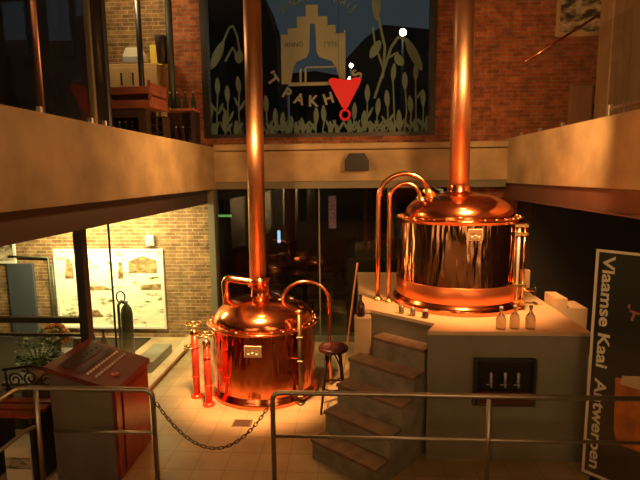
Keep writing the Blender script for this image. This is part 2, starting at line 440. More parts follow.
for px,py in spots:
    x=WX(px); z=WZ(py)
    wh.plate(leafpoly(x,z-.27,.27,.085,90+random.uniform(-6,6)),YE0,YE1)
    stroke(wh,[(x,z-.26),(x+random.uniform(-.03,.03),max(3.49,z-.6)),(x+random.uniform(-.04,.04),3.48)],.022)
    for sgn in (-1,1):
        if random.random()<.75: wh.plate(leafpoly(x,max(3.5,z-.5-random.random()*.1),.2,.045,90+sgn*random.uniform(22,40)),YE0,YE1)
# tall stems with drooping ears
def tall(pts, ear, wd=.03):
    stroke(wh,[(WX(a),WZ(b)) for a,b in pts],wd)
    (ex,ey,L,ang)=ear; wh.plate(leafpoly(WX(ex),WZ(ey),L,.14,ang,12),YE0,YE1)
tall([(244,60),(241,36),(237,25),(233,27),(226,42)],(227,40,.48,-118))
tall([(243,62),(236,46),(228,60)],(241,62,.2,80))
tall([(376,100),(385,72),(392,50),(399,40),(404,42),(408,46)],(406,42,.55,-62),.04)
tall([(384,80),(386,50),(381,28),(378,10)],(378,24,.5,92),.04)
tall([(384,70),(376,45),(374,30)],(372,60,.3,60))
tall([(390,60),(398,55),(402,66)],(396,58,.2,-50))
we=wh.build('etched_wheat', M['etch'], win2)
# logo
lg=MB(); lg.jit=1
L=lambda pts: [(WX(a),WZ(b)) for a,b in pts]
lg.plate(L([(284,84),(284,35),(291,35),(291,29),(300,29),(300,18),(309,18),(309,13),(309,7),(321,7),(321,18),(330,18),(330,27),(338,27),(338,35),(347,35),(347,84),(343,84),(338,68),(334,62),(322,58),(319,52),(318,25),(313,25),(312,52),(309,58),(299,62),(296,68),(293,84)]),YE0,YE1)
lg.plate(L([(291,86),(347,86),(347,82.5),(291,82.5)]),YE0,YE1)
lg.plate(L([(302,84),(302,70),(304,68),(304,84)]),YE0,YE1)
lg.plate(L([(307,84),(307,69),(309,67),(309,84)]),YE0,YE1)
lg.plate(L([(309,68.5),(337,68.5),(337,67),(309,67)]),YE0,YE1)
lg.plate(L([(346,84),(346,32),(347.5,32),(347.5,84)]),YE0,YE1)
lg.build('etched_brewery_emblem', M['etch_logo'], win2)

def text_mesh(body, size, bold=.0, extrude=.002, align='LEFT'):
    cu=bpy.data.curves.new('t','FONT'); cu.body=body; cu.size=size; cu.extrude=extrude; cu.offset=bold; cu.align_x=align; cu.resolution_u=3
    o=bpy.data.objects.new('t',cu); COL.objects.link(o)
    dg=bpy.context.evaluated_depsgraph_get()
    me=bpy.data.meshes.new_from_object(o.evaluated_get(dg))
    vs=[tuple(v.co) for v in me.vertices]; fs=[tuple(p.vertices) for p in me.polygons]
    bpy.data.objects.remove(o); bpy.data.curves.remove(cu); bpy.data.meshes.remove(me)
    return vs,fs
def arc_text(mb, chars, cx, cz, r, angs, size, top, bold=.004):
    for ch,a in zip(chars,angs):
        vs,fs=text_mesh(ch,size,bold,.003,'CENTER'); t=math.radians(a)
        px,pz=cx+r*math.cos(t),cz+r*math.sin(t)
        rot=t-PI/2 if top else t+PI/2
        c,s_=math.cos(rot),math.sin(rot)
        mb.add([(px+c*x-s_*(y-size*.35), YE0+.004-z, pz+s_*x+c*(y-size*.35)) for x,y,z in vs],fs)
let=MB()
cx,cz=WX(316),WZ(50)
arc_text(let,"'TPAKHUIS",cx,cz,.80,[207,215,237,253,269,287,303,317,330],.235,False,.008)
let.build('etched_name_lettering', M['etch_logo'], win2)
let=MB()
arc_text(let,"STADSBROUWERIJ",WX(320),WZ(58),.93,[128-5.9*i for i in range(14)],.15,True,.003)
vs,fs=text_mesh('1996',.12,.002,.002,'CENTER'); let.add([(WX(333)+x,YE0+.002-z-.006,WZ(48)+y) for x,y,z in vs],fs)
let2=MB(); let2.add([(WX(333)+x,YE0-.003-z,WZ(48)+y) for x,y,z in vs],fs)
vs,fs=text_mesh('ANNO',.10,.002,.002,'CENTER'); let2.add([(WX(297)+x,YE0-.003-z,WZ(47)+y) for x,y,z in vs],fs)
let.build('etched_arch_lettering', M['etch'], win2)
let2.build('etched_date', mat('etch_ink',(.10,.10,.08),.8), win2)

# red hanging ornament
t=thing('hanging_ornament','bright red downward-pointing triangle ornament with a ring, hanging before the etched window','ornament',(WX(347),YB-.06,WZ(82)))
b=MB(); pts=[(-.26,0),(-.2,.03),(0,-.01),(.2,.03),(.26,0),(.24,-.06),(.05,-.42),(0,-.47),(-.05,-.42),(-.24,-.06)]
b.plate(pts,-.03,.03); b.build('triangle',M['red'],t)
MB().tube(arc((0,-.54),.075,0,360,20,y=0)[:-1],.02,8,closed=True).build('ring',M['red'],t)
MB().tube([(-.1,0,0.01),(-.1,0,1.45)],.003,6).build('cord',M['black'],t)

# ------------------------------------------------------------------ kettles
def kettle(name,label,cx,cy,z0,h,R,Rd,hd,pr,Rf,rimo,bm='copper'):
    t=thing(name,label,'brewing kettle',(cx,cy,z0))
    MB().lathe([(R,.02),(R,h*.5),(R,h)],n=96).build('body',M[bm],t)
    MB().lathe([(R-.02,0),(Rf,0),(Rf,.05),(Rf-.02,.075),(R+.015,.09),(R,.12)],n=96).build('base_ring',M['copper_dome'],t)
    ro=rimo
    MB().lathe([(R-.01,h-.035),(R+.004,h-.035),(R+.006,h-.012),(R+ro-.004,h-.01),(R+ro,h-.004),(R+ro,h+.006),(R+ro-.004,h+.012),(Rd-.02,h+.013)],n=96).build('rim',M['copper_dome'],t)
    prof=[(Rd,h+.005)]
    n=18; rc=pr+.085; cx_=1.15 if bm=='copper' else .95
    for i in range(1,n+1):
        a=i/n*PI/2
        prof.append((rc+(Rd-rc)*math.cos(a)**cx_, h+.01+hd*math.sin(a)))
    prof+=[(pr+.05,h+hd+.025),(pr+.01,h+hd+.04)]
    MB().lathe(prof,n=96).build('domed_lid',M['copper_dome'],t)
    return t
# left kettle
LX,LY=-1.13,6.09
k1=kettle('brewing_kettle','squat copper brewing kettle on the tiled floor beside the bar stool',LX,LY,0,.93,.675,.645,.285,.105,.715,.06)
ZT=.93+.265
MB().lathe([(.185,ZT-.01),(.185,ZT+.012),(.15,ZT+.018),(.132,ZT+.04),(.124,ZT+.10),(.122,ZT+.235),(.135,ZT+.245),(.135,ZT+.265),(.12,ZT+.275),(.11,ZT+.29)],c=(-.03,0,0),n=40).build('chimney_collar',M['copper_dome'],k1)
MB().tube([(-.06,0,ZT+.26),(-.03,0,5.99)],.108,32).build('chimney_pipe',M['copper_pipe'],k1)
el=[(-.10,0,ZT+.20),(-.2,0,ZT+.235)]+[(-.42+.08*math.cos(a),0,ZT+.19+.08*math.sin(a)) for a in [math.radians(x) for x in (60,80,100,120,140,160,180)]]+[(-.50,.02,ZT+.1),(-.50,.05,ZT-.2)]
MB().tube(el,.05,16).build('elbow_pipe',M['copper_thin'],k1)
MB().lathe([(.062,-.025),(.07,-.02),(.07,.02),(.062,.025)],c=(-.16,0,ZT+.22),axis='x',n=20).build('pipe_coupling',M['brass'],k1)
ap=[(.24,-.1,ZT-.10),(.255,-.1,ZT-.02)]+[(.57-.30*math.cos(a),-.04,ZT-.01+.25*math.sin(a)) for a in [math.radians(x) for x in range(10,181,10)]]+[(.87,0,ZT-.2),(.87,.02,.3),(.87,.05,.02)]
MB().tube(ap,.024,12).build('arched_pipe',M['copper_thin'],k1)
MB().lathe([(.045,0),(.045,.03),(.03,.04),(.03,.10),(.04,.105),(.04,.125),(.02,.13)],c=(.24,-.1,ZT-.10),n=20).build('pipe_fitting',M['brass'],k1)
for (x,y,r) in ((-.20,-.27,.06),(.12,-.30,.05)):
    pz=ZT-.02-.16*(math.hypot(x,y)/.55)**2
    MB().lathe([(r,0-.02),(r,.02),(r*.85,.03),(r*.6,.05),(0,.055)],c=(x,y,pz),n=20).build('hatch_cover',M['brass'],k1)
def plate_on(t,cx,y,z0,z1,x0,x1):
    p=MB().box(x0,x1,y-.012,y,z0,z1,.004).build('name_plate',M['plate'],t)
    w_=x1-x0; h_=z1-z0
    m=MB().box(x0+.012,x1-.012,y-.014,y-.011,z0+.012,z1-.012)
    m.build('plate_field',M['plate_ink'],p)
    m=MB()
    for i in range(3):
        m.lathe([(h_*.17,-.001),(h_*.17,.002),(0,.003)],c=(x0+w_*(.26+.24*i),y-.0165,(z0+z1)/2+(.006 if i==1 else -.006)),axis='y',n=14)
    m.box(x0+w_*.15,x1-w_*.15,y-.0165,y-.0135,z0+.02,z0+.026)
    m.build('emblem',M['plate'],p)
plate_on(k1,0,-.68,.655,.80,-.12,.09)
sm_=mat('sight_tube_bronze',(.16,.10,.05),.4,.8)
sg=MB().tube([(.53,-.52,.0),(.53,-.52,1.17)],.026,12).build('sight_tube',sm_,k1)
for z in (.10,.55,.85):
    MB().box(.495,.565,-.55,-.42,z-.014,z+.014,.005).build('tube_bracket',sm_,sg)
MB().lathe([(0,0),(.05,0),(.05,.025),(.028,.03)],c=(.53,-.52,0),n=16).build('tube_foot',sm_,sg)
MB().lathe([(.03,-.02),(.036,-.01),(.036,.02),(0,.03)],c=(.53,-.52,1.17),n=16).build('tube_cap',M['brass'],sg)
def rim_bolts(k,R,z,n):
    b0=MB().ball((0,0,0),.013,nu=8,nv=5).build('rim_bolt',M['brass'],k)
    for i in range(n):
        a=2*PI*i/n
        b_=b0 if i==0 else b0.copy()
        if i: COL.objects.link(b_); b_.parent=k
        b_.location=(R*math.cos(a),R*math.sin(a),z)
rim_bolts(k1,.685,.944,30)
# right kettle on the plinth
RX,RY=1.26,5.68; PZ=1.31
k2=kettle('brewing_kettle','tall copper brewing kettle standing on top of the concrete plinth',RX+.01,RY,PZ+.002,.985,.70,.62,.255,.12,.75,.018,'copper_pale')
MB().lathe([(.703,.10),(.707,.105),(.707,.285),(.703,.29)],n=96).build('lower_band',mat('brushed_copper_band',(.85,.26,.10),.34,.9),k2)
ZT2=.985+.245
MB().lathe([(.19,ZT2-.0),(.19,ZT2+.02),(.15,ZT2+.026),(.13,ZT2+.06),(.122,ZT2+.12)],n=40).build('chimney_collar',M['copper_dome'],k2)
MB().tube([(0,0,ZT2+.08),(.01,0,5.985-PZ)],.112,32).build('chimney_pipe',M['copper_pipe'],k2)
def swan(x0,xa,x1,zs,za,zd,y,r):
    rx=xa-x0
    p=[(x0,y,0.0),(x0,y,zs*.5),(x0,y,zs)]+[(xa-rx*math.cos(a),y,zs+(za-zs)*math.sin(a)) for a in [math.radians(q) for q in range(12,136,8)]]+[(x1,y,zd)]
    return MB().tube(p,r,12)
MB_a=swan(-.93,-.63,-.32,1.20,1.49,1.24,-.06,.028).build('arched_pipe',M['copper_thin'],k2)
MB().lathe([(.055,0),(.055,.02),(.03,.025),(.03,.05)],c=(-.93,-.06,0),n=18).build('pipe_foot',M['brass'],MB_a)
MB().tube([(-.40,-.06,1.32),(-.29,-.06,1.21)],.048,12).build('pipe_fitting',M['brass'],MB_a)
MB_b=swan(-.81,-.63,-.42,1.19,1.38,1.15,-.16,.022).build('arched_pipe',M['copper_thin'],k2)
MB().lathe([(.045,0),(.045,.02),(.025,.025),(.025,.05)],c=(-.81,-.16,0),n=18).build('pipe_foot',M['brass'],MB_b)
MB().tube([(-.49,-.16,1.24),(-.39,-.16,1.12)],.035,12).build('pipe_fitting',M['brass'],MB_b)
for (x,y,r) in ((-.26,-.26,.05),(.28,-.26,.055),(.0,-.33,.045)):
    pz=ZT2-.01-.16*(math.hypot(x,y)/.6)**2
    MB().lathe([(r,-.02),(r,.02),(r*.85,.03),(r*.6,.05),(0,.055)],c=(x,y,pz),n=20).build('hatch_cover',M['brass'],k2)
plate_on(k2,0,-.695,.80,.92,-.05,.10)
gx,gy=.545,-.47
sg=MB().tube([(gx,gy,.10),(gx,gy,.93)],.016,12).build('sight_glass',M['silver'],k2)
MB().tube([(gx+.06,gy,.08),(gx+.06,gy,.95)],.014,10).build('gauge_guard_tube',M['copper_thin'],sg)
MB().tube([(gx-.05,gy,.08),(gx-.05,gy,.95)],.022,10).build('gauge_guard_tube',M['copper_thin'],sg)
for z in (.10,.28,.84,.93):
    MB().box(gx-.08,gx+.09,gy-.03,gy+.05,z-.018,z+.018,.006).build('gauge_clamp',M['brass'],sg)
MB().tube([(gx,gy,.1),(gx,gy,.04),(gx+.05,gy,.035)],.018,10).build('drain_elbow',M['brass'],sg)
rim_bolts(k2,.675,.999,32)
vb=MB().tube([(.62,-.25,.18),(.80,-.28,.18)],.024,10).build('outlet_valve',M['brass'],k2)
MB().tube([(.80+.0,-.28+.055*math.cos(q),.18+.055*math.sin(q)) for q in [2*PI*i/20 for i in range(20)]],.010,8,closed=True).build('handwheel',M['black'],vb)
MB().tube([(.80,-.335,.18),(.80,-.225,.18)],.007,6).tube([(.80,-.28,.125),(.80,-.28,.235)],.007,6).build('handwheel_spokes',M['black'],vb)

# ------------------------------------------------------------------ valve stands
def valve_stand(loc,h,label):
    t=thing('valve_stand',label,'valve stand',loc,0,'valve stands left of the floor kettle')
    MB().tube([(0,0,.02),(0,0,h*.93)],.045,16).build('pipe',M['copper_red_lit'],t)
    MB().lathe([(0,0),(.075,0),(.075,.02),(.05,.03),(.042,.05)],n=20).build('base_flange',M['copper_red_lit'],t)
    for z in (h*.3,h*.72):
        MB().lathe([(.045,-.012),(.053,-.008),(.053,.008),(.045,.012)],c=(0,0,z),n=18).build('pipe_collar',M['copper_red_lit'],t)
    MB().lathe([(.04,-.03),(.05,-.02),(.05,.02),(.03,.04),(.016,.05),(.012,.11)],c=(0,0,h*.92),n=18).build('valve_stem',M['brass'],t)
    hw=MB().tube(arc((0,0),0.1,0,360,28,'xy',h+.04)[:-1],.009,8,closed=True).build('handwheel',M['brass'],t)
    m=MB()
    for i in range(3):
        a=PI*i/3; m.tube([(.1*math.cos(a),.1*math.sin(a),h+.04),(-.1*math.cos(a),-.1*math.sin(a),h+.04)],.005,6)
    m.build('spokes',M['brass'],hw)
    return t
v1=valve_stand((-1.95,5.72,0),.92,'farther red-lit copper valve stand with brass handwheel, by the floor kettle')
MB().tube(arc((-.06,0),.075,0,360,24,'xy',.66)[:-1],.010,8,closed=True).build('lower_handwheel',M['brass'],v1)
MB().tube([(0,0,.66),(-.12,0,.66)],.012,8).build('lower_valve_stem',M['brass'],v1)
valve_stand((-1.73,5.50,0),.86,'nearer red-lit copper valve stand, closest to the floor kettle front')

# ------------------------------------------------------------------ plinth, stairs
cut=[(.75,4.48),(.86,4.72),(.245,5.20),(.13,5.20),(.13,7.25),(2.25,7.25),(2.25,4.48)]
pl=thing('concrete_plinth','grey rendered concrete plinth carrying the tall copper kettle','plinth',(0,0,0))
MB().prism(cut,0,1.275).build('base',M['plinth'],pl)
MB().prism([(.745,4.47),(.855,4.715),(.24,5.195),(.125,5.20),(.125,7.26),(2.26,7.26),(2.26,4.47)],1.275,PZ).build('top_slab',M['plinth_top'],pl)
MB().box(2.05,2.25,6.0,6.07,PZ,1.60,.01).build('rear_upstand',M['plinth_top'],pl)
m=MB(); m.add([(2.28,5.3,1.31),(2.62,5.3,1.31),(2.62,5.62,1.31),(2.28,5.62,1.31),(2.28,5.3,0),(2.62,5.3,0),(2.62,5.62,0),(2.28,5.62,0),(2.28,5.62,1.44),(2.38,5.62,1.44)],[(0,3,2,1),(4,5,6,7),(0,1,5,4),(1,2,6,5),(2,3,7,6),(3,0,4,7)])
m.box(2.28,2.40,5.30,5.62,1.31,1.42)
m.build('side_pier',M['plinth_top'],pl)
MB().box(.055,.238,5.05,5.19,0,1.262,.012).build('newel_block',M['plinth_top'],pl)
st=thing('concrete_staircase','five grey concrete steps with worn brown treads climbing to the plinth','stairs',(0,0,0))
h=1.31/6; d=(.124,.153); u=(.61,-.48)
for k in range(5):
    Lx,Ly=-.37+d[0]*k,4.43+d[1]*k
    Rx,Ry=Lx+u[0],Ly+u[1]
    e=.998 if k<4 else .93
    if k==4: Lx+=.126; Ly-=.099
    bx,by=d[0]*e,d[1]*e
    depth=5-k
    # riser block fills to the next step only; goes down to the floor
    poly=[(Lx,Ly),(Rx,Ry),(Rx+bx,Ry+by),(Lx+bx,Ly+by)]
    s_=MB().prism(poly,0,h*(k+1)-.03).build('step',M['stair'],st)
    o=.012
    poly2=[(Lx-.0062*2-o*.3,Ly-.0077*2+o*.2),(Rx-.0124+o*.3,Ry-.0154-o*.2),(Rx+bx,Ry+by),(Lx+bx,Ly+by)]
    MB().prism(poly2,h*(k+1)-.03,h*(k+1)).build('tread',M['tread'],s_)

# tap box on the plinth front
t=thing('tap_box','black wall box with three chrome beer taps and red drip tray on the plinth front','beer taps',(1.475,4.479,.822)); t.scale=(.82,.8,.87)
MB().box(-.33,.33,-.02,0,-.26,.26).build('back_panel',M['black'],t)
fr=MB().box(-.35,-.315,-.075,0,-.27,.27,.008).box(.315,.35,-.075,0,-.27,.27,.008).box(-.315,.315,-.075,0,.24,.27,.008).box(-.315,.315,-.075,0,-.27,-.24,.008)
fr.build('frame',M['frame_dark'],t)
MB().box(-.31,.31,-.10,-.02,-.24,-.10,.012).build('drip_tray',mat('red_tray',(.09,.022,.012),.35),t)
for x in (-.16,0,.15):
    tp=MB().tube([(x,-.02,.0),(x,-.07,.0),(x,-.08,-.05)],.011,10).tube([(x-.04,-.03,-.035),(x+.03,-.03,-.035)],.008,8).build('tap',M['silver'],t)
    MB().tube([(x,-.065,.0),(x-.005,-.072,.10)],[.012,.018],10).ball((x-.005,-.072,.105),.018,nu=10,nv=6).build('tap_handle',M['silver'],tp)

# swing-top bottles on the plinth edge
def bottle(name,loc,h,r,label,group,gm,stop,neck=.3):
    t=thing(name,label,'bottle',loc,0,group)
    MB().lathe([(0,0),(r*.95,0),(r,.01),(r,h*.42),(r*.8,h*.58),(r*neck,h*.72),(r*neck,h*.9),(r*neck*1.3,h*.905),(r*neck*1.3,h*.94),(0,h*.94)],n=20).build('glass_body',gm,t)
    MB().lathe([(r*neck*1.15,h*.94),(r*neck*1.25,h*.955),(r*neck*1.1,h),(0,h)],n=14).build('stopper',stop,t)
    return t
wm=M['white']
bottle('bottle',(1.455,4.56,PZ+.002),.22,.047,'small clear bottle on the plinth edge, first of three from the stairs','clear bottles on the plinth edge',M['clearglass'],wm)
bottle('bottle',(1.59,4.58,PZ+.002),.23,.047,'small clear bottle on the plinth edge, between two like it','clear bottles on the plinth edge',M['clearglass'],wm)
bottle('bottle',(1.735,4.57,PZ+.002),.23,.047,'small clear bottle with dark stopper on the plinth edge, nearest the banner','clear bottles on the plinth edge',M['clearglass'],M['black'])
bottle('bottle',(.125,5.12,1.264),.235,.047,'dark brown bottle standing alone on the pale block beside the top step','',M['bottle'],M['bottle']).pop('group',None)
# glasses at the stair head
def glass(loc,label):
    t=thing('drinking_glass',label,'glass',loc,0,'drinking glasses at the stair head')
    MB().lathe([(0,0),(.028,0),(.031,.09),(.029,.09),(.026,.008),(0,.008)],n=18).build('tumbler',M['clearglass'],t)
    return t
glass((.56,5.06,PZ+.002),'small empty glass at the stair head, farther from the dark jar')
glass((.67,4.97,PZ+.002),'small empty glass at the stair head, next to the dark jar')
t=thing('jar','little dark jar with pale lid at the stair head on the plinth top','jar',(.79,4.90,PZ+.002))
MB().lathe([(0,0),(.03,0),(.036,.03),(.03,.07),(.02,.075)],n=18).build('jar_body',M['bottle'],t)
MB().lathe([(.024,.07),(.026,.075),(.024,.09),(0,.092)],n=18).build('lid',M['silver'],t)

# leaning broom stick
t=thing('broomstick','thin orange wooden broomstick leaning on the plinth behind the stool','stick',(0,0,0))
MB().tube([(-.11,6.25,.0),(-.02,6.38,.55),(.115,6.60,1.58)],.014,10).build('stick',mat('broom_wood',(.62,.27,.10),.5),t)

# ------------------------------------------------------------------ bar stool
t=thing('bar_stool','dark bentwood bar stool with round red-brown seat beside the floor kettle','stool',(-.19,5.46,0))
MB().lathe([(0,.735),(.15,.735),(.175,.745),(.18,.765),(.17,.785),(.13,.79),(0,.782)],n=32).build('seat',mat('stool_seat',(.06,.014,.01),.2),t)
for a in (45,135,225,315):
    q=math.radians(a)
    MB().tube([(.11*math.cos(q),.11*math.sin(q),.74),(.14*math.cos(q),.14*math.sin(q),.45),(.205*math.cos(q),.205*math.sin(q),0)],[.017,.017,.014],10).build('leg',M['wood_dark'],t)
MB().tube(arc((0,0),.150,0,360,28,'xy',.30)[:-1],.011,8,closed=True).build('foot_ring',M['wood_dark'],t)
for i in range(4):
    q=math.radians(45+90*i); r=math.radians(135+90*i)
    p0=Vector((.125*math.cos(q),.125*math.sin(q),.55)); p1=Vector((.125*math.cos(r),.125*math.sin(r),.55))
    pts=[p0.lerp(p1,s/8)+Vector((0,0,.17*math.sin(PI*s/8))) for s in range(9)]
    MB().tube(pts,.009,8).build('arched_brace',M['wood_dark'],t)

# ------------------------------------------------------------------ floodlight on beam
t=thing('floodlight','small black floodlight fixed on the concrete beam between the two chimneys','lamp',(.12,7.62,3.06))
MB().plate([(-.185,-.20),(.185,-.20),(.185,-.05),(.12,.06),(-.12,.06),(-.185,-.05)],-.16,-.04).build('housing',M['black'],t)
MB().box(-.05,.05,-.05,0,-.08,.02).build('bracket',M['black'],t)
MB().box(-.17,.17,-.13,-.06,-.205,-.2).build('lens',M['frame_dark'],t)

# ------------------------------------------------------------------ railings and chain
TR=.021
def bend(p0,c,p1,n=6):
    p0,c,p1=Vector(p0),Vector(c),Vector(p1)
    return [p0*(1-s)**2+c*2*s*(1-s)+p1*s*s for s in [i/n for i in range(n+1)]]
YR=3.75
t=thing('steel_railing','long steel tube railing across the foreground right of the hanging chain','railing',(0,YR,0))
MB().tube([(-.64,0,0)]+bend((-.64,0,.93),(-.64,0,1.01),(-.56,0,1.01))+[(1,0,1.01),(3.2,0,1.01)],TR,14).build('top_rail',M['chrome'],t)
MB().tube([(-.62,0,.625),(3.2,0,.64)],.014,12).build('mid_rail',M['chrome'],t)
MB().tube([(1.13,0,0),(1.13,0,.995)],TR,14).build('post',M['chrome'],t)
MB().tube([(3.0,0,0),(3.0,0,.995)],TR,14).build('post',M['chrome'],t)
t=thing('steel_railing','short steel tube railing in front of the red wooden console, left of the chain','railing',(0,YR,0))
MB().tube([(-1.66,0,0)]+bend((-1.66,0,.93),(-1.66,0,1.015),(-1.74,0,1.015))+[(-2.4,0,1.015)]+bend((-2.72,0,1.015),(-2.83,0,1.015),(-2.83,-.1,1.02))+[(-2.83,-.7,1.02)],TR,14).build('top_rail',M['chrome'],t)
MB().tube([(-1.66,0,.63)]+[(-2.55,0,.63)],.014,12).build('mid_rail',M['chrome'],t)
MB().tube([(-2.72,0,.66),(-2.76,-.06,.66),(-2.77,-.6,.66)],.016,12).build('side_rail',M['chrome'],t)
MB().tube([(-2.69,0,0),(-2.69,0,1.0)],TR,14).build('post',M['chrome'],t)
# chain
P0,P1=Vector((-1.632,YR,.90)),Vector((-.668,YR,.90)); sag=.40; NL=34
def cpt(s): 
    p=P0.lerp(P1,s); p.z-=sag*(1-(2*s-1)**2); return p
m=MB()
tot=[cpt(i/400) for i in range(401)]
ln=[0]
for a,b_ in zip(tot,tot[1:]): ln.append(ln[-1]+(b_-a).length)
def at_len(l):
    for i in range(400):
        if ln[i+1]>=l: 
            f=(l-ln[i])/(ln[i+1]-ln[i]+1e-9); return tot[i].lerp(tot[i+1],f)
    return tot[-1]
step=ln[-1]/NL
for i in range(NL):
    a=at_len(i*step); b_=at_len((i+1)*step); c=(a+b_)/2; tdir=(b_-a).normalized()
    side=Vector((0,1,0)); up=tdir.cross(side).normalized()
    e=side if i%2 else up
    hl=step*.68; hw=step*.32
    pts=[]
    for q in range(16):
        an=2*PI*q/16
        ca,sa=math.cos(an),math.sin(an)
        pts.append(c+tdir*(hl*math.copysign(abs(ca)**.7,ca))+e*(hw*math.copysign(abs(sa)**.8,sa)))
    m.tube(pts,.0042,6,closed=True)
tag(m.build('barrier_chain',mat('chain_steel',(.16,.12,.08),.4,.9),None),'dark steel link chain sagging between the two tube railings','chain')

# ------------------------------------------------------------------ console (sloped top faces the kettles)
t=thing('control_console','red varnished wooden console with sloping top of rows of switches behind the short railing','console',(0,0,0))
X0,X1,Y0,Y1=-2.72,-2.12,3.99,4.70
ZL,ZR=1.10,.905
MB().plate([(X0,0),(X1,0),(X1,ZR-.04),(X0,ZL-.04)],Y0+.02,Y1).build('cabinet',M['wood_red'],t)
MB().plate([(X0,0),(X1-.03,0),(X1-.03,ZR-.045),(X0,ZL-.045)],Y0,Y0+.018).build('end_panel',M['grey_panel'],t)
tp=MB().plate([(X0-.03,ZL-.035),(X1+.02,ZR-.045),(X1+.02,ZR+.0),(X0-.03,ZL+.012)],Y0-.02,Y1+.02).build('sloping_top',mat('console_top',(.15,.02,.014),.45,noise=.2,nscale=6),t)
dp=MB().box(X1,X1+.012,Y0+.13,Y1-.06,.06,ZR-.10,.004).build('front_door',M['wood_red'],t)
def topz(x): return ZL+(ZR-ZL)*(x-X0)/(X1-X0)
dk=MB().add([],[])
for (xa,xb) in ((X0+.05,X0+.19),(X0+.22,X0+.28)):
    dk.add([(xa,Y0+.06,topz(xa)+.012),(xb,Y0+.06,topz(xb)+.012),(xb,Y1-.05,topz(xb)+.012),(xa,Y1-.05,topz(xa)+.012)],[(0,1,2,3)])
dk.build('dark_slot',M['wood_dark'],tp)
for x in (X0+.13,X0+.32,X0+.40):
    for j in range(12 if x>X0+.2 else 7):
        y=Y0+.08+j*(.050 if x>X0+.2 else .085)
        z=topz(x)
        MB().lathe([(.012,0),(.012,.012),(.009,.018),(0,.02)],c=(x,y,z+.006),n=10).build('switch_knob',M['white'] if x>X0+.2 else M['plastic'],tp)
kb=MB().lathe([(.042,0),(.042,.010),(.034,.014),(.020,.012),(.018,.006),(0,.006)],c=(X1-.10,Y0+.22,topz(X1-.10)+.004),n=24).build('dial_knob',mat('dial_red',(.42,.07,.04),.35),tp)

# ------------------------------------------------------------------ banner
ang=math.radians(-46)
t=thing('advertising_banner','tall dark advertising banner with cream sideways lettering standing by the plinth','banner',(2.17,4.30,.0),ang)
BW,BH=.62,2.13
bgm=ramp_pos_mat('banner_print','Z',[(0,(.075,.055,.03)),(.55,(.09,.06,.03)),(1.0,(.045,.035,.025)),(1.5,(.012,.012,.010)),(2.2,(.015,.028,.018))])
BT=thing; 
MB().box(.0,BW,0,.02,.03,BH).build('panel',bgm,t)
fr=MB().box(-.0,.022,-.012,-.001,.03,BH).box(.022,BW,-.012,-.001,BH-.022,BH).box(.022,BW,-.012,-.001,.03,.055)
fr.build('border',M['cream'],t)
MB().box(.08,.16,-.05,.22,0,.03,.006).box(BW-.16,BW-.08,-.05,.22,0,.03,.006).build('foot',M['black'],t)
vs,fs=text_mesh('Vlaamse Kaai  Antwerpen',.2,.0045,.001,'LEFT')
xs=[v[0] for v in vs]; ys=[v[1] for v in vs if True]
k=(1.98)/(max(xs)-min(xs)); kh=k*.70
xm=min(xs)
capx=.06
full='Vlaamse Kaai  Antwerpen'
for wd_,pre in (('Vlaamse',''),('Kaai','Vlaamse '),('Antwerpen','Vlaamse Kaai  ')):
    v2,f2=text_mesh(wd_,.2,.0045,.001,'LEFT')
    va,_=text_mesh(pre+wd_,.2,.0045,.001,'LEFT')
    off=max(v[0] for v in va)-max(v[0] for v in v2)
    tm=MB(); tm.add([(capx+y*kh,-.004-z,BH-.05-(x+off-xm)*k) for x,y,z in v2],f2)
    tm.build('lettering',M['cream'],t)
# partial emblem and picture
em=MB().box(.40,.60,-.006,-.001,1.62,1.70).box(.46,.60,-.006,-.001,1.70,1.77).box(.52,.60,-.006,-.001,1.77,1.86).build('printed_emblem',mat('print_tan',(.5,.36,.2),.6),t)
lt=MB()
for i,(ch,x,z,a) in enumerate((("'",.275,1.60,-5),('T',.31,1.555,-12),('P',.40,1.50,-18),('A',.50,1.455,-10),('K',.585,1.44,-4))):
    vv,ff=text_mesh(ch,.115,.004,.001,'CENTER'); c,s_=math.cos(math.radians(a)),math.sin(math.radians(a))
    lt.add([(x+c*p-s_*q,-.006-r,z+s_*p+c*q) for p,q,r in vv],ff)
lt.build('emblem_lettering',mat('print_rust',(.42,.16,.08),.6),t)
MB().plate([(.42,1.22),(.60,1.13),(.60,1.40),(.50,1.40),(.43,1.33)],-.006,-.001).build('printed_barrel',mat('print_brown',(.12,.05,.02),.6),t)
MB().plate([(.235,.55),(.27,.42),(.60,.42),(.60,1.02),(.22,1.02)],-.004,-.001).build('printed_beer_glass',mat('print_orange',(.50,.15,.03),.6,noise=.5,nscale=5),t)
MB().plate([(.26,.97),(.60,.97),(.60,1.06),(.45,1.1),(.27,1.05)],-.006,-.001).build('printed_foam',mat('print_foam',(.5,.36,.2),.6),t)
MB().lathe([(.11,-.001),(.11,.003),(0,.003)],c=(.50,-.006,.66),axis='y',n=24).build('printed_spot',mat('print_red',(.4,.05,.02),.6),t)

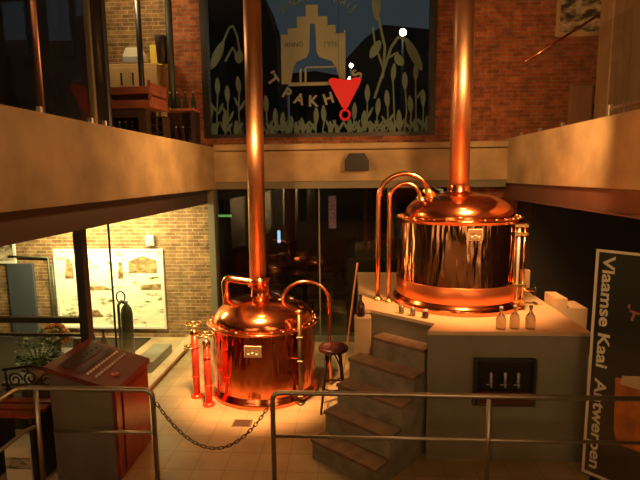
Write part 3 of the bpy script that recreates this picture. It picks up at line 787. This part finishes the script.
# ------------------------------------------------------------------ shop room behind the left glazing
Yw=YB-.002
t=thing('wall_poster','large pale landscape picture glowing in lamplight on the brick wall','picture',(0,Yw,0))
MB().box(-5.08,-3.22,-.02,0,.20,1.53).build('print',M['poster'],t)
m=MB(); m.jit=1
for (xa,za,pts) in ((-3.75,1.15,[(-.05,0),(.45,0),(.45,.22),(.2,.30),(-.05,.2)]),(-3.6,.85,[(0,0),(.36,0),(.36,.12),(.0,.09)]),(-4.0,1.05,[(0,0),(.10,0),(.09,.28),(.03,.3)]),(-4.8,.35,[(0,0),(.5,.02),(.4,.14),(.1,.12)]),(-4.95,1.05,[(0,0),(.16,0),(.16,.3),(.06,.36)]),(-4.7,.85,[(0,0),(.6,0),(.45,.07),(.1,.07)])):
    m.plate([(xa+p,za+q) for p,q in pts],-.023,-.021)
m.build('printed_houses',picture_mat('poster_houses',(.50,.36,.16),(.16,.09,.035),9,.4,.6),t)
MB().box(-5.12,-5.08,-.035,0,.16,1.57).box(-3.22,-3.18,-.035,0,.16,1.57).box(-5.08,-3.22,-.035,0,1.53,1.57).box(-5.08,-3.22,-.035,0,.16,.20).build('frame',M['white'],t)
t=thing('wall_picture','small black and white picture above the dark slate door','picture',(0,Yw,0))
MB().box(-6.5,-5.85,-.02,0,1.36,1.68).build('print',M['photo'],t)
MB().box(-6.54,-6.5,-.03,0,1.32,1.72).box(-5.85,-5.81,-.03,0,1.32,1.72).box(-6.5,-5.85,-.03,0,1.68,1.72).box(-6.5,-5.85,-.03,0,1.32,1.36).build('frame',M['white'],t)
t=thing('wall_lamp','small white box lamp high on the lit brick wall','lamp',(-3.38,Yw,1.72))
MB().box(-.07,.07,-.08,0,-.09,.09,.01).build('housing',M['white'],t)
MB().box(-.05,.05,-.085,-.08,-.07,.05).build('cover',M['silver'],t)
t=thing('wall_pipe','thin pale pipes running up the brick beside the large picture','pipe',(-5.22,Yw-.03,0))
MB().tube([(0,0,.0),(0,0,1.42),(-.7,0,1.45)],.018,8).build('pipe',M['cyl'],t)
MB().tube([(.06,0,.0),(.06,0,1.30)],.014,8).build('pipe',M['cyl'],t)
t=thing('gas_cylinder','green-grey gas cylinder with round valve wheel before the glowing picture','gas cylinder',(-3.31,6.75,0.0))
MB().lathe([(0,0),(.08,0),(.085,.02),(.085,.78),(.072,.86),(.04,.91),(.022,.93),(.022,.96)],n=24).build('body',M['cyl'],t)
MB().tube([(-.05,-.0,.94),(.02,-.0,.96)],.018,8).build('valve',M['black'],t)
MB().tube([(-.06+.065*math.cos(q),-.03,1.04+.085*math.sin(q)) for q in [2*PI*i/20 for i in range(20)]],.011,8,closed=True).build('valve_wheel',M['black'],t)
MB().tube([(-.12,0,.02),(-.12,0,.91),(-.06,0,.98)],.022,8).build('side_pipe',M['cyl'],t)
bottle('bottle',(-2.98,5.45,.681),.29,.04,'dark bottle on the low wooden counter behind the red console','',M['bottle'],M['bottle']).pop('group',None)
t=thing('wooden_counter','low dark wooden counter behind the left glazing carrying flowers and a bottle','counter',(0,0,0))
MB().box(-4.0,-2.86,5.3,5.6,.64,.68,.006).build('worktop',M['wood_dark'],t)
MB().box(-3.97,-2.9,5.33,5.58,0,.64).build('cabinet',M['wood_dark'],t)
t=thing('small_crate','small slatted wooden box beside the orange flowers on the counter','box',(-3.22,5.45,.681))
for x in (-.10,-.03,.04):
    MB().box(x,x+.05,-.08,-.065,0,.2).build('slat',M['wood_pale'],t)
MB().box(-.10,.09,-.065,.08,0,.19).build('box_body',M['wood_dark'],t)
t=thing('flower_pot','round bunch of orange flowers in a pot on the counter','flowers',(-3.58,5.44,.681))
MB().lathe([(0,0),(.05,0),(.07,.12),(.06,.12)],n=20).build('pot',M['terracotta'],t)
m=MB()
for i in range(70):
    q=random.uniform(0,2*PI); ph=random.uniform(-.7,1.4); r=.14
    m.ball((r*math.cos(q)*math.cos(ph),r*math.sin(q)*math.cos(ph),.21+r*math.sin(ph)),.022,nu=7,nv=5)
m.build('blooms',M['flower'],t)
MB().ball((0,0,.2),.125,nu=12,nv=8).build('leaf_ball',M['leaf'],t)
def plant(loc,label,n,R,H,nm='leafy_plant',lw=.035):
    t=thing(nm,label,'plant',loc)
    m=MB(); sm=MB()
    for i in range(n):
        q=random.uniform(0,2*PI); rr=R*math.sqrt(random.random()); z=H*(.25+.75*random.random())
        p=Vector((rr*math.cos(q),rr*math.sin(q)*.6,z))
        L_=random.uniform(.05,.1); a=random.uniform(0,2*PI); tilt=random.uniform(-.6,.6)
        dv=Vector((math.cos(a),math.sin(a),tilt))*L_; nv=Vector((-math.sin(a),math.cos(a),random.uniform(-.4,.4)))*lw*.5
        m.add([p,p+dv*.5+nv,p+dv,p+dv*.5-nv],[(0,1,2,3)])
        if i%8==0: sm.tube([(0,0,.1),p*.6+Vector((0,0,.05)),p],.004,5)
    m.build('leaves',M['leaf'],t); sm.build('stems',M['leaf'],t)
    MB().lathe([(0,0),(.08,0),(.11,.16),(.095,.16)],n=20).build('pot',M['terracotta'],t)
    return t
plant((-3.50,4.98,.55),'bushy green plant behind the glass left of the red console',260,.24,.55)
t=thing('plant_table','dark low table behind the glass under the bushy green plant','table',(-3.5,4.98,0))
MB().box(-.35,.2,-.15,.15,.51,.55,.006).build('table_top',M['wood_dark'],t)
for x in (-.31,.14):
    for y in (-.11,.11): MB().box(x,x+.04,y-.02,y+.02,0,.51).build('leg',M['wood_dark'],t)
t=thing('stone_ledge','pale low stone ledge on the floor at the foot of the brick wall','ledge',(0,0,0))
MB().box(-3.12,-2.82,6.45,7.2,0,.16,.01).build('ledge_block',M['plinth'],t)
# foreground-left clutter
t=thing('garden_bench','wooden slatted bench with wrought iron scroll back in the lower left corner','bench',(-3.09,4.10,0))
for i in range(3):
    MB().box(-.30,.28,-.22+i*.13,-.13+i*.13,.66-.0,.69,.004).build('slat',M['wood_red'],t)
for x in (-.24,.22):
    MB().box(x-.02,x+.02,-.2,.17,0,.66).build('leg',M['iron'],t)
sc=MB()
for (cx_,cz_,r0,s0) in ((-.18,.84,.075,1),(-.02,.86,.085,-1),(.14,.84,.075,1)):
    pts=[]
    for i in range(28):
        a=s0*(i/27)*3.2*PI; r=r0*(1-.8*i/27)
        pts.append((cx_+r*math.cos(a),.19,cz_+r*math.sin(a)))
    sc.tube(pts,.009,6)
sc.tube([(-.30,.19,.74),(.25,.19,.74)],.012,8).tube([(-.30,.19,.94),(-.02,.19,.98),(.25,.19,.94)],.014,8).tube([(-.27,.19,.66),(-.27,.19,.95)],.012,8).tube([(.23,.19,.66),(.23,.19,.95)],.012,8)
sc.build('scroll_back',M['iron'],t)
t=thing('cardboard_box','pale printed cardboard box under the bench in the lower left corner','box',(-3.02,4.02,0.0))
MB().box(-.13,.12,-.12,.12,.0,.36,.005).build('box_body',M['cardboard'],t)
MB().box(-.12,.11,-.124,-.12,.16,.27).build('printed_band',M['photo'],t)

# ------------------------------------------------------------------ upper left storeroom
ZF=3.251
t=thing('drawer_cabinet','pale wooden cabinet with dark handles against the storeroom brick wall upstairs','cabinet',(-3.3,7.55,ZF))
MB().box(-.55,.42,-.2,.25,0,1.24,.008).build('carcass',M['wood_pale'],t)
for x in (-.5,-.02):
    dr=MB().box(x,x+.44,-.215,-.2,.62,1.18,.006).build('door',M['wood_pale'],t)
    MB().box(x+(.36 if x<-.3 else .06),x+(.38 if x<-.3 else .08),-.235,-.215,.92,1.10).build('handle',M['black'],dr)
t=thing('table_printer','silver machine with a pale lid on the cabinet upstairs','machine',(-3.22,7.5,ZF+1.24))
MB().box(-.2,.16,-.15,.15,0,.12,.02).build('body',M['silver'],t)
MB().plate([(-.2,.12),(.1,.12),(.04,.24),(-.14,.24)],-.12,.12).build('lid',M['white'],t)
t=thing('yellow_carton','bright yellow carton on the cabinet upstairs beside the silver machine','box',(-2.93,7.6,ZF+1.24))
MB().box(-.11,.09,-.1,.1,0,.30,.006).build('carton',M['yellow'],t)
t=thing('round_tub','dark round tub standing on the cabinet end upstairs','tub',(-2.79,7.36,ZF+1.24))
MB().lathe([(0,0),(.08,0),(.10,.36),(.09,.38),(0,.38)],n=24).build('tub',M['plastic'],t)
t=thing('storeroom_post','slim dark steel post before the storeroom cabinet, left one','post',(-3.0,7.05,ZF),0)
MB().tube([(0,0,0),(0,0,5.99-ZF)],.04,14).build('shaft',M['frame_dark'],t); MB().box(-.06,.06,-.06,.06,0,.012).build('base_plate',M['frame_dark'],t)
t=thing('storeroom_post','slim dark steel post at the right end of the storeroom cabinet','post',(-2.63,7.26,ZF),0)
MB().tube([(0,0,0),(0,0,5.99-ZF)],.05,14).build('shaft',mat('green_post',(.07,.085,.065),.5),t); MB().box(-.07,.07,-.07,.07,0,.012).build('base_plate',M['frame_dark'],t)
def wood_crate(loc,label):
    t=thing('wooden_crate',label,'crate',loc,math.radians(-4),'wooden crates on the upper landing')
    W,D,H=.38,.26,.135
    for y in (-D,D-.015):
        MB().box(-W,W,y,y+.015,0.0,H*.62,.003).build('side_board',M['wood_crate'],t)
    for x in (-W,W-.015):
        MB().box(x,x+.015,-D+.015,D-.015,0,H,.003).build('end_board',M['wood_crate'],t)
    for x in (-W,W-.03):
        for y in (-D+.015,D-.045): MB().box(x,x+.03,y,y+.03,0,H+.02).build('corner_post',M['wood_crate'],t)
    MB().box(-W+.015,W-.015,-D+.015,D-.015,0,.012).build('bottom_board',M['wood_crate'],t)
    return t
def plastic_crate(loc,label):
    t=thing('bottle_crate',label,'crate',loc,0,'plastic bottle crates upstairs')
    W,D,H=.27,.17,.39
    f=MB().box(-W,W,-D,-D+.015,0,.10).box(-W,W,-D,-D+.015,.29,H).box(-W,-W+.10,-D,-D+.015,.10,.29).box(W-.10,W,-D,-D+.015,.10,.29).box(-W,-W+.015,-D+.015,D,0,H).box(W-.015,W,-D+.015,D,0,H).box(-W,W,D-.015,D,0,H)
    f.build('shell',M['plastic'],t)
    MB().box(-W+.015,W-.015,-D+.015,D-.015,0,.015).build('bottom',M['plastic'],t)
    return t
cr=(-2.83,6.25)
pc=plastic_crate((cr[0],cr[1],ZF),'dark plastic bottle crate with bottles under the wooden crates upstairs')
def small_bottle(loc,label,group,gm,h=.25):
    return bottle('bottle',loc,h,.033,label,group,gm,M['silver'],.38)
for i in range(4):
    small_bottle((cr[0]-.13+.085*i,cr[1]-.07,ZF+.016),'brown bottle standing inside the dark plastic crate upstairs','bottles inside the plastic crate upstairs',M['bottle_green'],.24)
wood_crate((cr[0]+.02,cr[1],ZF+.405),'shallow red wooden crate upstairs, lower of the stacked pair')
wood_crate((cr[0]+.02,cr[1],ZF+.405+.165),'shallow red wooden crate upstairs, upper of the stacked pair')
t=thing('bottle_rack','dark rack of bottle pigeonholes beside the plastic crate upstairs','rack',(-2.47,6.3,ZF))
m=MB()
for i in range(4): m.box(-.09,.09,-.12,.12,.005+i*.10,.012+i*.10)
for i in range(3): m.box(-.09+.087*i,-.084+.087*i,-.12,.12,.005,.32)
m.build('rack_body',M['plastic'],t)
t=thing('bottle_shelf','low reddish wooden shelf with pale upright carrying bottles upstairs','shelf',(-2.4,7.0,ZF))
MB().box(-.30,.22,-.14,.14,.47,.50,.004).build('shelf_board',M['wood_crate'],t)
MB().box(-.27,-.20,-.14,-.07,0,.47,.004).build('upright',M['wood_pale'],t)
MB().box(.15,.21,-.14,-.08,0,.47,.004).build('upright',M['wood_dark'],t)
MB().box(-.27,.21,.10,.13,0,.47,.004).build('rear_board',M['wood_dark'],t)
for i in range(4):
    small_bottle((-2.58+.115*i,7.0,ZF+.5),['green bottle on top of the upstairs shelf, at its left end','green bottle on top of the upstairs shelf, second from its left end','green bottle on top of the upstairs shelf, third from its left end','green bottle on top of the upstairs shelf, nearest the etched window'][i],'bottles on top of the upstairs shelf',M['bottle_green'],.25)
for i in range(3):
    small_bottle((-2.50+.1*i,6.98,ZF),'dark bottle standing on the floor beneath the upstairs shelf','bottles beneath the upstairs shelf',M['bottle'],.26)
# stair handrail and dim panes imitating window reflections in the dark upper left
t=thing('stair_handrail','copper coloured sloping handrail crossing the dark glass area top left','handrail',(0,4.7,0))
MB().tube([(-3.4,0,5.3),(-2.62,0,4.73)],.022,10).build('rail',M['copper_thin'],t)
MB().tube([(-2.62,0,4.73),(-2.62,.55,4.73)],.014,8).build('wall_bracket',M['copper_thin'],t)
t=thing('copper_pipe','slim upright copper reflection built as a pipe behind the upper left glass','pipe',(-2.74,4.25,ZF))  # upright line reflected in the glass, built as an added pipe
MB().tube([(0,0,0),(0,0,5.99-ZF)],.028,14).build('pipe',M['copper_pipe'],t); MB().lathe([(0,0),(.06,0),(.06,.015),(.03,.02)],n=18).build('base_flange',M['brass'],t)
t=thing('reflection_post','slim pale pipe reflection built as a post behind the upper left glass, beside the storeroom','post',(-2.58,4.85,ZF))  # pale reflection of the left chimney pipe, built as an added post
MB().box(-.025,.025,-.025,.025,0,5.99-ZF,.004).build('shaft',M['frame_green'],t); MB().box(-.05,.05,-.05,.05,0,.012).build('base_plate',M['frame_dark'],t)
for i,(x,z,wd,hh,lb) in enumerate(((-3.62,4.42,.12,.26,'dim bluish window reflection built as a pane on the dark upper left wall, farthest from the storeroom'),(-3.12,4.42,.12,.30,'dim bluish window reflection built as a pane on the dark upper left wall, middle one'),(-2.86,4.62,.06,.2,'dim bluish window reflection built as a pane on the dark upper left wall, nearest the storeroom'))):
    w_=struct('window_%d'%(5+i), MB().box(x-wd-.02,x+wd+.02,5.27,5.3,z-hh-.02,z+hh+.02), M['frame_dark'])  # no real window: an added glowing pane imitating a reflection
    struct('pane',MB().box(x-wd,x+wd,5.262,5.27,z-hh*.5,z+hh),M['window_reflection'],w_)

# ------------------------------------------------------------------ upper right
t=thing('stair_handrail','slim copper handrail sloping up the brick wall top right','handrail',(0,YB-.11,0))
MB().tube([(2.69,0,4.48),(3.82,0,5.18)],.02,10).build('rail',M['copper_thin'],t)
for s_ in (.06,.25,.42):
    MB().tube([(2.69+1.13*s_,0,4.48+.7*s_-.02),(2.69+1.13*s_,.03,4.48+.7*s_-.06),(2.69+1.13*s_,.105,4.48+.7*s_-.06)],.008,6).build('bracket',M['chrome'],t)
t=thing('framed_photograph','old framed townscape photograph hanging on brick above the sloping handrail','picture',(0,Yw,0))
MB().box(3.22,4.05,-.02,0,4.92,5.75).build('print',M['photo'],t)
MB().box(3.17,3.22,-.035,0,4.86,5.8).box(4.05,4.10,-.035,0,4.86,5.8).box(3.22,4.05,-.035,0,4.86,4.92).box(3.22,4.05,-.035,0,5.75,5.8).build('frame',M['wood_pale'],t)
t=thing('wall_panel','plain reddish-brown box panel standing against the brick beside the timber column','panel',(0,Yw,0))
MB().box(3.42,3.76,-.08,0,3.331,4.13,.008).build('box',M['tan'],t)
t=thing('storage_shelf','dark shelf unit right of the timber column upstairs','shelf',(4.1,6.9,3.331))
MB().box(-.35,-.3,-.2,.2,0,1.6).box(.8,.85,-.2,.2,0,1.6).box(-.3,.8,.17,.2,0,1.6).build('carcass',M['frame_dark'],t)
for z in (.3,.75,1.2,1.57): MB().box(-.3,.8,-.2,.17,z,z+.03).build('shelf_board',M['brown_col'],t)

# ------------------------------------------------------------------ beyond the glass: dark taproom
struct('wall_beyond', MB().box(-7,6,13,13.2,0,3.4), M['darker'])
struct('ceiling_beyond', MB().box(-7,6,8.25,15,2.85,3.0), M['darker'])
t=thing('pink_reflection_board','lit pinkish board added for a light reflection in the dark glass','sign',(-.33,9.5,2.1))  # added lit board standing in for a pinkish light reflection
MB().box(-.075,.075,-.01,.02,-.36,.28).build('board',M['reflection_p'],t)
M['reflection_p'].node_tree.nodes['Principled BSDF'].inputs['Emission Color'].default_value=(1,.35,.28,1); M['reflection_p'].node_tree.nodes['Principled BSDF'].inputs['Emission Strength'].default_value=.10
MB().tube([(0,0,.3),(0,0,.749)],.006,6).build('hanger',M['black'],t)
t=thing('blue_reflection_tube','small blue-white upright tube added for a light reflection in the dark glass','lamp',(-1.4,9.45,.761))  # added glowing tube standing in for a blue-white reflection in the pane
MB().tube([(0,0,.70),(0,0,.94)],.03,10).build('tube',M['reflection_b'],t); MB().tube([(0,0,0),(0,0,.70)],.015,8).lathe([(0,0),(.1,0),(.1,.02),(0,.03)],n=16).build('stand',M['black'],t)
t=thing('green_reflection_tube','small green tube added for a light reflection far left in the dark glass','lamp',(-2.5,9.5,2.0))  # added green glow standing in for a reflection in the glazing
MB().tube([(-.12,0,0),(.14,0,0)],.025,10).build('tube',M['reflection_g'],t); MB().tube([(0,0,.02),(0,0,.849)],.006,6).build('hanger',M['black'],t)
tw=mat('taproom_wood',(.06,.035,.02),.4)
def bench(loc,label):
    t=thing('taproom_bench',label,'bench',loc,0,'benches in the dark taproom')
    MB().box(-.7,.7,-.2,.2,.43,.47).build('seat',tw,t)
    for z in (.62,.8): MB().box(-.7,.7,.19,.22,z,z+.1).build('back_slat',tw,t)
    for x in (-.66,.6):
        MB().box(x,x+.06,.16,.22,0,.92).build('leg',tw,t); MB().box(x,x+.06,-.2,-.14,0,.43).build('leg',tw,t)
    return t
b1=bench((-.1,9.0,0),'dark slatted bench beyond the glass, just behind the broomstick')
dup(b1,(-1.6,10.2,0),None,'dark slatted bench beyond the glass, behind the squat kettle')
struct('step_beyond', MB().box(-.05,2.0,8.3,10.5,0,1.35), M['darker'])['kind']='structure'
t=thing('taproom_table','dark square table beyond the glass behind the squat kettle','table',(-1.7,9.2,.0))
MB().box(-.5,.5,-.4,.4,.72,.76).build('table_top',tw,t)
for x in (-.45,.4):
    for y in (-.35,.3): MB().box(x,x+.05,y,y+.05,0,.72).build('leg',tw,t)

# ------------------------------------------------------------------ outside the etched window
def house(name,label,poly,y):
    t=thing(name,label,'building',(0,y,0))
    MB().plate(poly,0,4).build('wall',M['street_black'],t)
    return t
t=house('street_house','dark house silhouette with chimney seen through the etched window, on the left',[(-10,0),(-3.6,0),(-3.6,9.6),(-4.3,11.9),(-10,12.5)],25)
MB().box(-4.25,-3.95,1,1.5,9,10.6).build('chimney',M['street_black'],t)
MB().box(-3.85,-3.65,1,1.5,9,10.3).build('chimney',M['street_black'],t)
house('street_house','dark house silhouette with sloping roof seen through the etched window, behind the street lamp',[(-.5,0),(6.5,0),(6.5,10.8),(4.9,10.9),(2.0,11.25),(1.0,10.6),(-.2,9.4),(-.5,9.2)],29)
house('street_house','low dark roofs seen through the etched window, behind the brewery emblem',[(-3.6,0),(-.55,0),(-.55,8.7),(-2,9.0),(-3.6,8.9)],30)
def lamp_post(loc,h,r,label,arm=0):
    t=thing('street_lamp',label,'street lamp',loc,0,'street lamps outside the etched window')
    MB().tube([(0,0,0),(0,0,h-r)],.05,8).build('post',M['street_black'],t)
    MB().ball((0,0,h),r,nu=14,nv=10).build('globe',M['bulb_w'],t)
    return t
lamp_post((2.45,23,0),9.15,.15,'bright street lamp beyond the drooping etched ear of wheat')
lamp_post((.11,24,0),7.98,.09,'small street lamp beside the red ornament, upper of two close lights')
lamp_post((.06,24.6,0),7.47,.09,'small street lamp beside the red ornament, lower of two close lights')

# ------------------------------------------------------------------ floor details
t=thing('floor_drain','flat metal drain cover set in the tiles before the squat kettle','drain',(-1.22,5.08,.0))
MB().box(-.11,.11,-.08,.08,.0,.006,.002).build('cover',mat('drain_steel',(.25,.15,.08),.45,.5),t)
m=MB()
for i in range(5): m.box(-.09,.09,-.062+i*.027,-.05+i*.027,.006,.0075)
m.build('slots',M['black'],t)

# ------------------------------------------------------------------ lights
def spot(name,loc,target,energy,col,size=60,blend=.4,radius=.04):
    l=bpy.data.lights.new(name,'SPOT'); l.energy=energy; l.color=col; l.spot_size=math.radians(size); l.spot_blend=blend; l.shadow_soft_size=radius
    o=bpy.data.objects.new(name,l); COL.objects.link(o); o.location=loc
    o.rotation_euler=(Vector(target)-Vector(loc)).to_track_quat('-Z','Y').to_euler(); return o
def point(name,loc,energy,col,radius=.1):
    l=bpy.data.lights.new(name,'POINT'); l.energy=energy; l.color=col; l.shadow_soft_size=radius
    o=bpy.data.objects.new(name,l); COL.objects.link(o); o.location=loc; return o
WARM=(1,.42,.12)
spot('spot_kettle_left',(-1.17,4.45,3.6),(-1.14,6.0,.2),1700,(1,.50,.19),37,.35,.2)
spot('spot_kettle_right',(1.36,4.15,3.6),(1.29,5.7,1.75),640,(1,.46,.16),64,.45,.2)
point('beam_lamp_left',(-1.15,5.55,3.1),56,(1,.47,.15),.05)
spot('beam_lamp_right',(1.27,4.75,3.6),(2.3,7.3,3.3),115,(1,.48,.16),150,.35,.05)
point('room_fill',(.6,.6,3.75),34,(1,.60,.26),.1)
spot('pier_reflection_fill_a',(-2.6,-.2,3.6),(-3.2,-2.6,3.0),1800,(1,.68,.38),95,.6,.1)  # unseen lamp added to brighten the piers mirrored in the copper
spot('pier_reflection_fill_b',(2.6,-.2,3.6),(3.0,-2.6,3.0),1800,(1,.68,.38),95,.6,.1)  # second added lamp for the mirrored piers, out of view
point('taproom_fill',(-.6,10.6,2.3),5,(1,.62,.3),.1)  # unseen fill added to lift the dark room beyond the glass
# shop room
l=bpy.data.lights.new('picture_light','AREA'); l.energy=190; l.color=(1,.82,.40); l.shape='RECTANGLE'; l.size=1.6; l.size_y=.15
o=bpy.data.objects.new('picture_light',l); COL.objects.link(o); o.location=(-4.1,7.0,2.45)
o.rotation_euler=(Vector((-4.1,7.95,.9))-Vector(o.location)).to_track_quat('-Z','Y').to_euler()
point('shop_fill',(-3.4,6.9,2.4),10,(1,.78,.4),.1)
point('storeroom',(-3.2,6.9,5.5),36,(1,.72,.35),.08)

# ------------------------------------------------------------------ world
wd=bpy.data.worlds.new('dusk'); scn.world=wd; wd.use_nodes=True
bg=wd.node_tree.nodes['Background']; bg.inputs[0].default_value=(.105,.125,.138,1); bg.inputs[1].default_value=.27

# ------------------------------------------------------------------ camera
cd=bpy.data.cameras.new('camera'); cam=bpy.data.objects.new('camera',cd); COL.objects.link(cam)
cd.sensor_width=36; cd.lens=36*480/640; cd.clip_end=200
Rm=Matrix(((0.99815896,0.002236,0.06061102),(0.05975327,0.13516601,-0.98901956),(-0.010404,0.99082044,0.13478355)))
cam.matrix_world=Matrix.Translation((0,0,2.8))@Rm.to_4x4()
scn.camera=cam
scn.view_settings.view_transform='Standard'
scn.view_settings.look='None'
scn.view_settings.exposure=0.15
